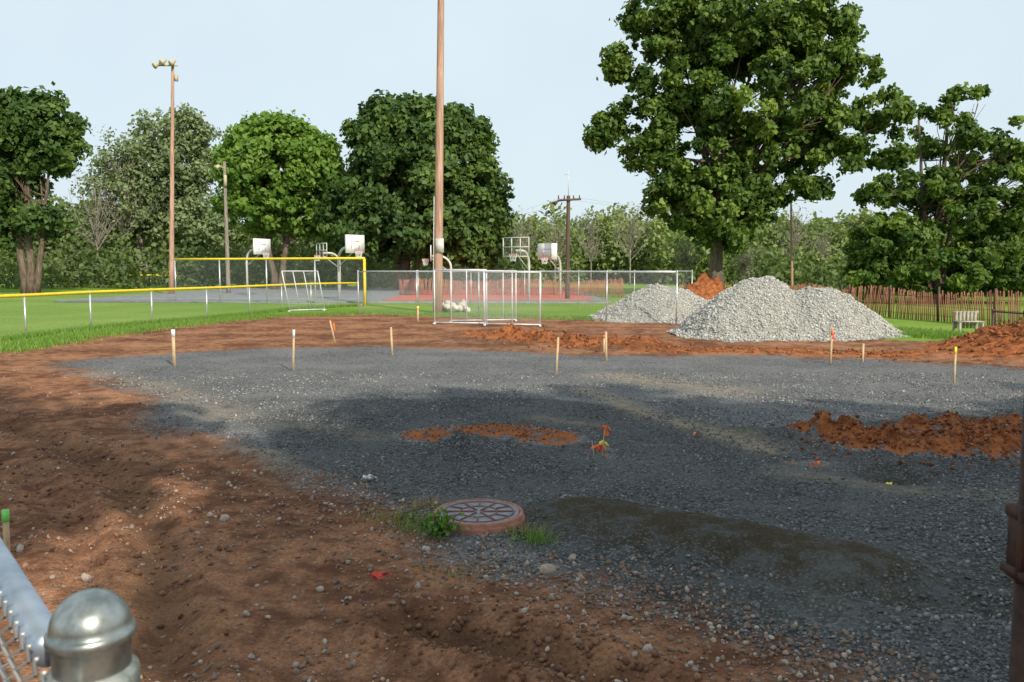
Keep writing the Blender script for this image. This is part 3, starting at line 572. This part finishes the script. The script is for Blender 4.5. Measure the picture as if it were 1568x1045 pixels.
D = 66.; hz = zat(300, D); e, x1 = pole('street_lamp', 1214, 1214, D, hz, .11, .07, M['pole']); b = B(); b.tube([[x1, D, hz-.3], [x1+.9, D-.2, hz-.38], [x1+1.6, D-.3, hz-.45]], .04, 6); b.tube([[x1+1.4, D-.3, hz-.45], [x1+2.0, D-.35, hz-.52]], [.06, .12], 8); b.obj('lamp_arm', M['galv'], e)
e = empty('power_line'); b = B(); t = np.linspace(0, 1, 16)
for dz, dx in ((0, -.6), (.0, .65)):
    a0 = np.array([ax(871, 50)+dx, 49.9, zat(304, 50)]); a1 = np.array([ax(1500, 75), 75, zat(330, 75)]); a2 = np.array([ax(640, 95), 95, zat(330, 95)])
    for a_ in (a1, a2):
        P = a0+(a_-a0)*t[:, None]; P[:, 2] -= 1.0*4*t*(1-t); b.tube(P, .004, 4, False)
b.obj('wires', M['black'], e)
# ------------------------------------------------------------------ stakes & markers
def gz(x, y): return float(hgt(np.array([x]), np.array([y]))[0])
def stake(u, vb, vt, wpx=6, top=None, lean=0., mat='wood', name='survey_stake', ribbon=None):
    x, y = gp(u, vb); z = gz(x, y); h = (vb-vt)/F*y*1.01; w = max(.02, wpx/F*y*.8); e = empty(name); b = B(); b.box((x, y, z+h*.5-.04), (w, w*.45, h+.08), ry=lean, rz=.2, taper=.95); b.obj('stake', M[mat], e)
    if top: b = B(); b.box((x+math.sin(lean)*h*.5, y, z+h*.93), (w*1.08, w*.56, h*.2), ry=lean, rz=.2); b.obj('painted_tip', M[top], e)
    if ribbon:
        V = []; n = 6
        for k in range(n+1): V += [(x+.01+.006*k, y-.02+.015*math.sin(k*2), z+h*.85-.028*k), (x+.045+.004*k, y-.01+.02*math.sin(k*2+1), z+h*.88-.026*k)]
        fastmesh('ribbon', V, [(2*k, 2*k+2, 2*k+3, 2*k+1) for k in range(n)], M[ribbon], parent=e)
stake(267, 561, 507, 6, 'white'); stake(450, 568, 507, 4, 'white', .04); stake(600, 545, 502, 4, None, -.03); stake(853, 573, 516, 4, None, .05); stake(928, 553, 508, 4, None, -.02)
stake(1272, 557, 505, 4, 'orangep', .03, ribbon='redp'); stake(1321, 555, 527, 4); stake(1461, 587, 533, 4, 'yelp'); stake(510, 525, 492, 3, 'orangep', -.2, ribbon='orangep'); stake(640, 493, 470, 4, 'yelp'); stake(12, 872, 778, 11, 'greenp', .02)
stake(925, 540, 514, 4, 'orangep'); stake(1520, 520, 500, 5, 'orangep')
def ribbonpile(name, u, v, s, mat, n=5, hgt_=.08):
    x, y = gp(u, v); z = gz(x, y); V, Q = [], []
    for k in range(n):
        a = rng.uniform(0, 6.28); L = s*rng.uniform(.6, 1.2); p = np.array([x+rng.normal(0, s*.2), y+rng.normal(0, s*.2)])
        for i in range(6):
            t = i/5; c = p+np.array([math.cos(a+t), math.sin(a+t)])*L*t; zz = z+.01+hgt_*math.sin(t*math.pi)*rng.uniform(.5, 1); w = .014
            V += [(c[0]-w*math.sin(a), c[1]+w*math.cos(a), zz+.005), (c[0]+w*math.sin(a), c[1]-w*math.cos(a), zz+.02)]
        Q += [(k*12+2*i, k*12+2*i+2, k*12+2*i+3, k*12+2*i+1) for i in range(5)]
    return fastmesh(name, V, Q, mat)
e = empty('utility_marker_flags'); x, y = gp(922, 698); z = gz(x, y); b = B()
b.tube([[x, y, z-.05], [x+.02, y, z+.27]], .004, 6); b.tube([[x-.08, y, z-.05], [x-.10, y+.05, z+.15]], .004, 6); b.obj('wires', M['wood'], e)
V = []
for k in range(5): V += [(x+.02+.012*k, y+.01*math.sin(k*2), z+.20+.004*k), (x+.02+.012*k, y+.01*math.sin(k*2+1), z+.27-.006*k)]
fastmesh('orange_flag', V, [(2*k, 2*k+2, 2*k+3, 2*k+1) for k in range(4)], M['orangep'], parent=e)
for nm, uu, vv, mt, ss in (('ribbon_a', 915, 692, 'orangep', .11), ('ribbon_b', 928, 662, 'orangep', .08), ('ribbon_c', 921, 684, 'yelp', .06)): ribbonpile(nm, uu, vv, ss, M[mt], 5, .05).parent = e
ribbonpile('red_ribbon_litter', 580, 890, .085, M['redp'], 5, .03); ribbonpile('yellow_ribbon_litter', 1364, 729, .10, M['yelp'], 5, .03); ribbonpile('paper_litter', 565, 732, .06, M['white'], 14, .03)
for (u, v) in ((1250, 710), (1060, 670)): ribbonpile('orange_ribbon_litter', u, v, .08, M['orangep'], 2, .02)
# ------------------------------------------------------------------ manhole
mx, my = gp(733, 798); mz = gz(mx, my)-.02
e = empty('manhole_cover')
rustm = simple('rusty_iron_ring', (.26, .10, .07), (.42, .20, .145), 14, .85, bump=.003); ironm = simple('cast_iron_lid', (.15, .16, .185), (.26, .27, .30), 20, .6, bump=.002, spec=.4)
b = B(); b.lathe([(.35, mz-.1), (.352, mz+.035), (.345, mz+.045), (.340, mz+.047), (.340, mz+.07), (.332, mz+.078), (.314, mz+.078), (.310, mz+.06), (0, mz+.058)], (mx, my, 0), 64); b.obj('ring', rustm, e, False)
b = B(); b.lathe([(.305, mz+.055), (.305, mz+.075), (.29, mz+.077), (.287, mz+.071), (.0, mz+.071)], (mx, my, 0), 64); b.obj('lid', ironm, e)
b = B()
for r in (.262, .14): b.lathe([(r-.006, mz+.069), (r-.005, mz+.078), (r+.005, mz+.078), (r+.006, mz+.069)], (mx, my, 0), 64)
for k in range(12):
    a = k*math.pi/6; r0, r1 = (.15, .255) if k % 2 else (.03, .255); rm = (r0+r1)/2; b.box((mx+rm*math.cos(a), my+rm*math.sin(a), mz+.0745), (r1-r0, .008, .012), rz=a)
b.obj('raised_ribs', simple('rusty_rib', (.14, .06, .05), (.26, .12, .09), 14, .85), e)
# ------------------------------------------------------------------ weeds and grass
weedm = leafmat('weed_leaf', (.06, .14, .02), (.12, .24, .04), (.2, .34, .07), .25); drym = leafmat('dry_grass', (.25, .17, .08), (.38, .28, .14), (.30, .30, .10), .2); gbl = leafmat('grass_blade', (.08, .17, .025), (.15, .27, .04), (.24, .36, .08), .3)
def weed(u, v, r, n, leaf, h=.10):
    x, y = gp(u, v); P = np.stack([x+rng.normal(0, r, n), y+rng.normal(0, r*.8, n), np.zeros(n)], 1); P[:, 2] = gz(x, y)+.02+h*rng.random(n); e = empty('weed_plant')
    leafmesh('leaves', P, np.full(n, leaf), weedm, rng.random(n), parent=e); b = B()
    for p in P[::4]: b.tube([[x+(p[0]-x)*.3, y+(p[1]-y)*.3, gz(x, y)-.01], [(x+p[0])/2, (y+p[1])/2, p[2]], p], .0025, 4, False)
    b.obj('stems', weedm, e)
weed(672, 822, .07, 150, .024, .14); weed(645, 806, .09, 50, .014, .07); weed(610, 800, .09, 30, .012, .05); weed(800, 828, .08, 30, .012, .06)
def blades(name, x, y, h, w, mat):
    n = len(x); z = hgt(x, y); a = rng.random(n)*6.28; l = h*rng.uniform(.5, 1.2, n); dx = np.cos(a)*w; dy = np.sin(a)*w; le = rng.normal(0, .4, (n, 2))*l[:, None]
    V = np.stack([np.stack([x-dx, y-dy, z-.01], 1), np.stack([x+dx, y+dy, z-.01], 1), np.stack([x+le[:, 0], y+le[:, 1], z+l], 1)], 1).reshape(-1, 3)
    return fastmesh(name, V, np.arange(3*n).reshape(-1, 3), mat, dict(var=np.repeat(rng.random(n), 3)))
for (u, v, n, r, h, mt) in ((595, 800, 160, .13, .11, drym), (640, 815, 110, .1, .09, gbl), (820, 830, 130, .07, .12, gbl), (795, 818, 110, .1, .09, drym), (690, 880, 130, .13, .05, drym), (645, 778, 130, .08, .09, drym), (1140, 665, 90, .1, .05, gbl)):
    x, y = gp(u, v); blades('grass_tuft', x+rng.normal(0, r, n), y+rng.normal(0, r*.7, n), h, .003, mt)
edge = gl((0, 540), (120, 519), (220, 506), (320, 494), (430, 484), (560, 481)); a, b_ = along([(-15.6, 14)]+edge, 16000, .38); k = b_ > 12
blades('grass_verge', a[k]-.25, b_[k]+.1, .11, .014, gbl)
a, b_ = along([tuple(p) for p in polyspace(yl[2:], 1.5)[0]], 9000, .12); blades('fence_line_grass', a, b_, .18, .014, gbl)
a, b_ = along(gl((560, 481), (900, 490), (1060, 492)), 6000, .6); blades('grass_verge', a, b_+.6, .10, .014, gbl)
a, b_ = along(gl((1345, 508), (1500, 524)), 5000, .5); blades('grass_verge', a, b_+.4, .14, .014, gbl)
# ------------------------------------------------------------------ near fence corner
D = .8; px = ax(138, D, 940); ztop = zat(905, D); e = empty('fence_corner_post')
b = B(); R = .0405; pr = []
for k in range(13):
    a = math.pi/2*(1-k/12); pr.append((R*.93*math.cos(a), ztop-.036+.036*math.sin(a)))
pr += [(R*.97, ztop-.038), (R*1.03, ztop-.040), (R*1.03, ztop-.047), (R*.97, ztop-.05), (R*.9, ztop-.052), (R*.9, ztop-.085)]
b.lathe(pr, (px, D, 0), 48); b.obj('dome_cap', M['galvnear'], e, True)
b = B(); b.lathe([(R*.88, ztop-.05), (R*.88, 0)], (px, D, 0), 48); b.obj('post', M['galvband'], e, True)
b = B(); b.lathe([(R*.9, ztop-.078), (R*1.06, ztop-.082), (R*1.08, ztop-.10), (R*1.06, ztop-.108), (R*.9, ztop-.11)], (px, D, 0), 48); b.box((px+.0, D-.05, ztop-.095), (.016, .03, .02)); b.obj('tension_band', M['galvband'], e, True)
e = empty('near_chain_link_fence'); zr = 1.5; p0 = np.array([ax(75, .84, 990), .84]); dr = np.array([-.212, .255]); dr /= np.linalg.norm(dr); p1 = p0+dr*2.4
b = B(); b.tube([[*p0, zr], [*p1, zr]], .019, 24); b.obj('top_rail', M['rail'], e, True)
b = B(); b.tube([[*p1, 0], [*p1, 1.56]], .03, 16); b.obj('post', M['galvband'], e, True)
nn = -np.array([dr[1], -dr[0]])*.026; b = B(); pch = .036
for k in range(-3, 60):
    P = []
    for jz in range(40):
        sgn = 1 if jz % 2 else -1; s = k*pch+sgn*pch*.52; z = zr-jz*pch*.5*1.1
        off = nn*(1+.16*sgn); c = p0+dr*s+off; P.append([c[0], c[1], z])
    b.tube(P, .0024, 6, False)
    c = P[0]; b.tube([c, [c[0]+dr[0]*.004, c[1]+dr[1]*.004, c[2]+.012], [c[0]-dr[0]*.012, c[1]-dr[1]*.012, c[2]+.022]], .0024, 5)
b.obj('mesh', M['galv'], e)
# right gate post
e = empty('gate_post'); D = 1.0; gx = ax(1562, D, 800)+.016; b = B(); b.tube([[gx, D, 0], [gx, D, zat(585, D)]], .017, 16); b.obj('post', M['rust'], e, True)
b = B(); z1, z2 = zat(772, D), zat(882, D); zc = (z1+z2)/2; b.box((gx-.010, D-.012, zc), (.036, .034, (z1-z2))); b.box((gx-.010, D-.014, z1-.008), (.042, .042, .012)); b.box((gx-.014, D-.014, z2+.01), (.038, .044, .010)); b.tube([[gx-.030, D-.025, z2], [gx-.030, D-.025, z1]], .004, 8); b.obj('gate_latch', M['rust'], e)
# ------------------------------------------------------------------ light, world, camera
EL, AZ = R_(33), R_(150)   # azimuth from +Y clockwise
sd = Vector((math.sin(AZ)*math.cos(EL), math.cos(AZ)*math.cos(EL), math.sin(EL)))
su = bpy.data.lights.new('sun', 'SUN'); su.energy = 5.0; su.angle = R_(.6); su.color = (1., .91, .76); so = bpy.data.objects.new('sun', su); so.rotation_euler = sd.to_track_quat('Z', 'Y').to_euler(); sc.collection.objects.link(so)
w = bpy.data.worlds.new('World'); sc.world = w; w.use_nodes = True; nt = w.node_tree; nt.nodes.clear(); q = N(nt)
sky = q.n('ShaderNodeTexSky', sky_type='NISHITA'); sky.sun_disc = False; sky.sun_elevation = EL; sky.sun_rotation = AZ; sky.air_density = 1.; sky.dust_density = 2.5; sky.ozone_density = 1.
tc = q.n('ShaderNodeTexCoord').outputs['Generated']; cn = q.noise(tc, 1.8, 4, .5)
colr = q.mix(q.mr(cn, .3, .75, .74, .9), sky.outputs[0], (7.6, 8.8, 9.5))
bg = q.n('ShaderNodeBackground'); q.l(colr, bg.inputs[0]); bg.inputs[1].default_value = .108; o = q.n('ShaderNodeOutputWorld'); q.l(bg.outputs[0], o.inputs[0])
cam = bpy.data.cameras.new('camera'); cam.sensor_width = 22.3; cam.lens = 22.3*F/1568; cam.clip_end = 4000; cam.clip_start = .05
cam.dof.use_dof = True; cam.dof.focus_distance = 14; cam.dof.aperture_fstop = 7.1
co = bpy.data.objects.new('camera', cam); co.location = (0, 0, H); co.rotation_euler = (math.pi/2-PITCH, 0, 0); sc.collection.objects.link(co); sc.camera = co
sc.view_settings.view_transform = 'Standard'; sc.view_settings.look = 'None'; sc.view_settings.exposure = 0
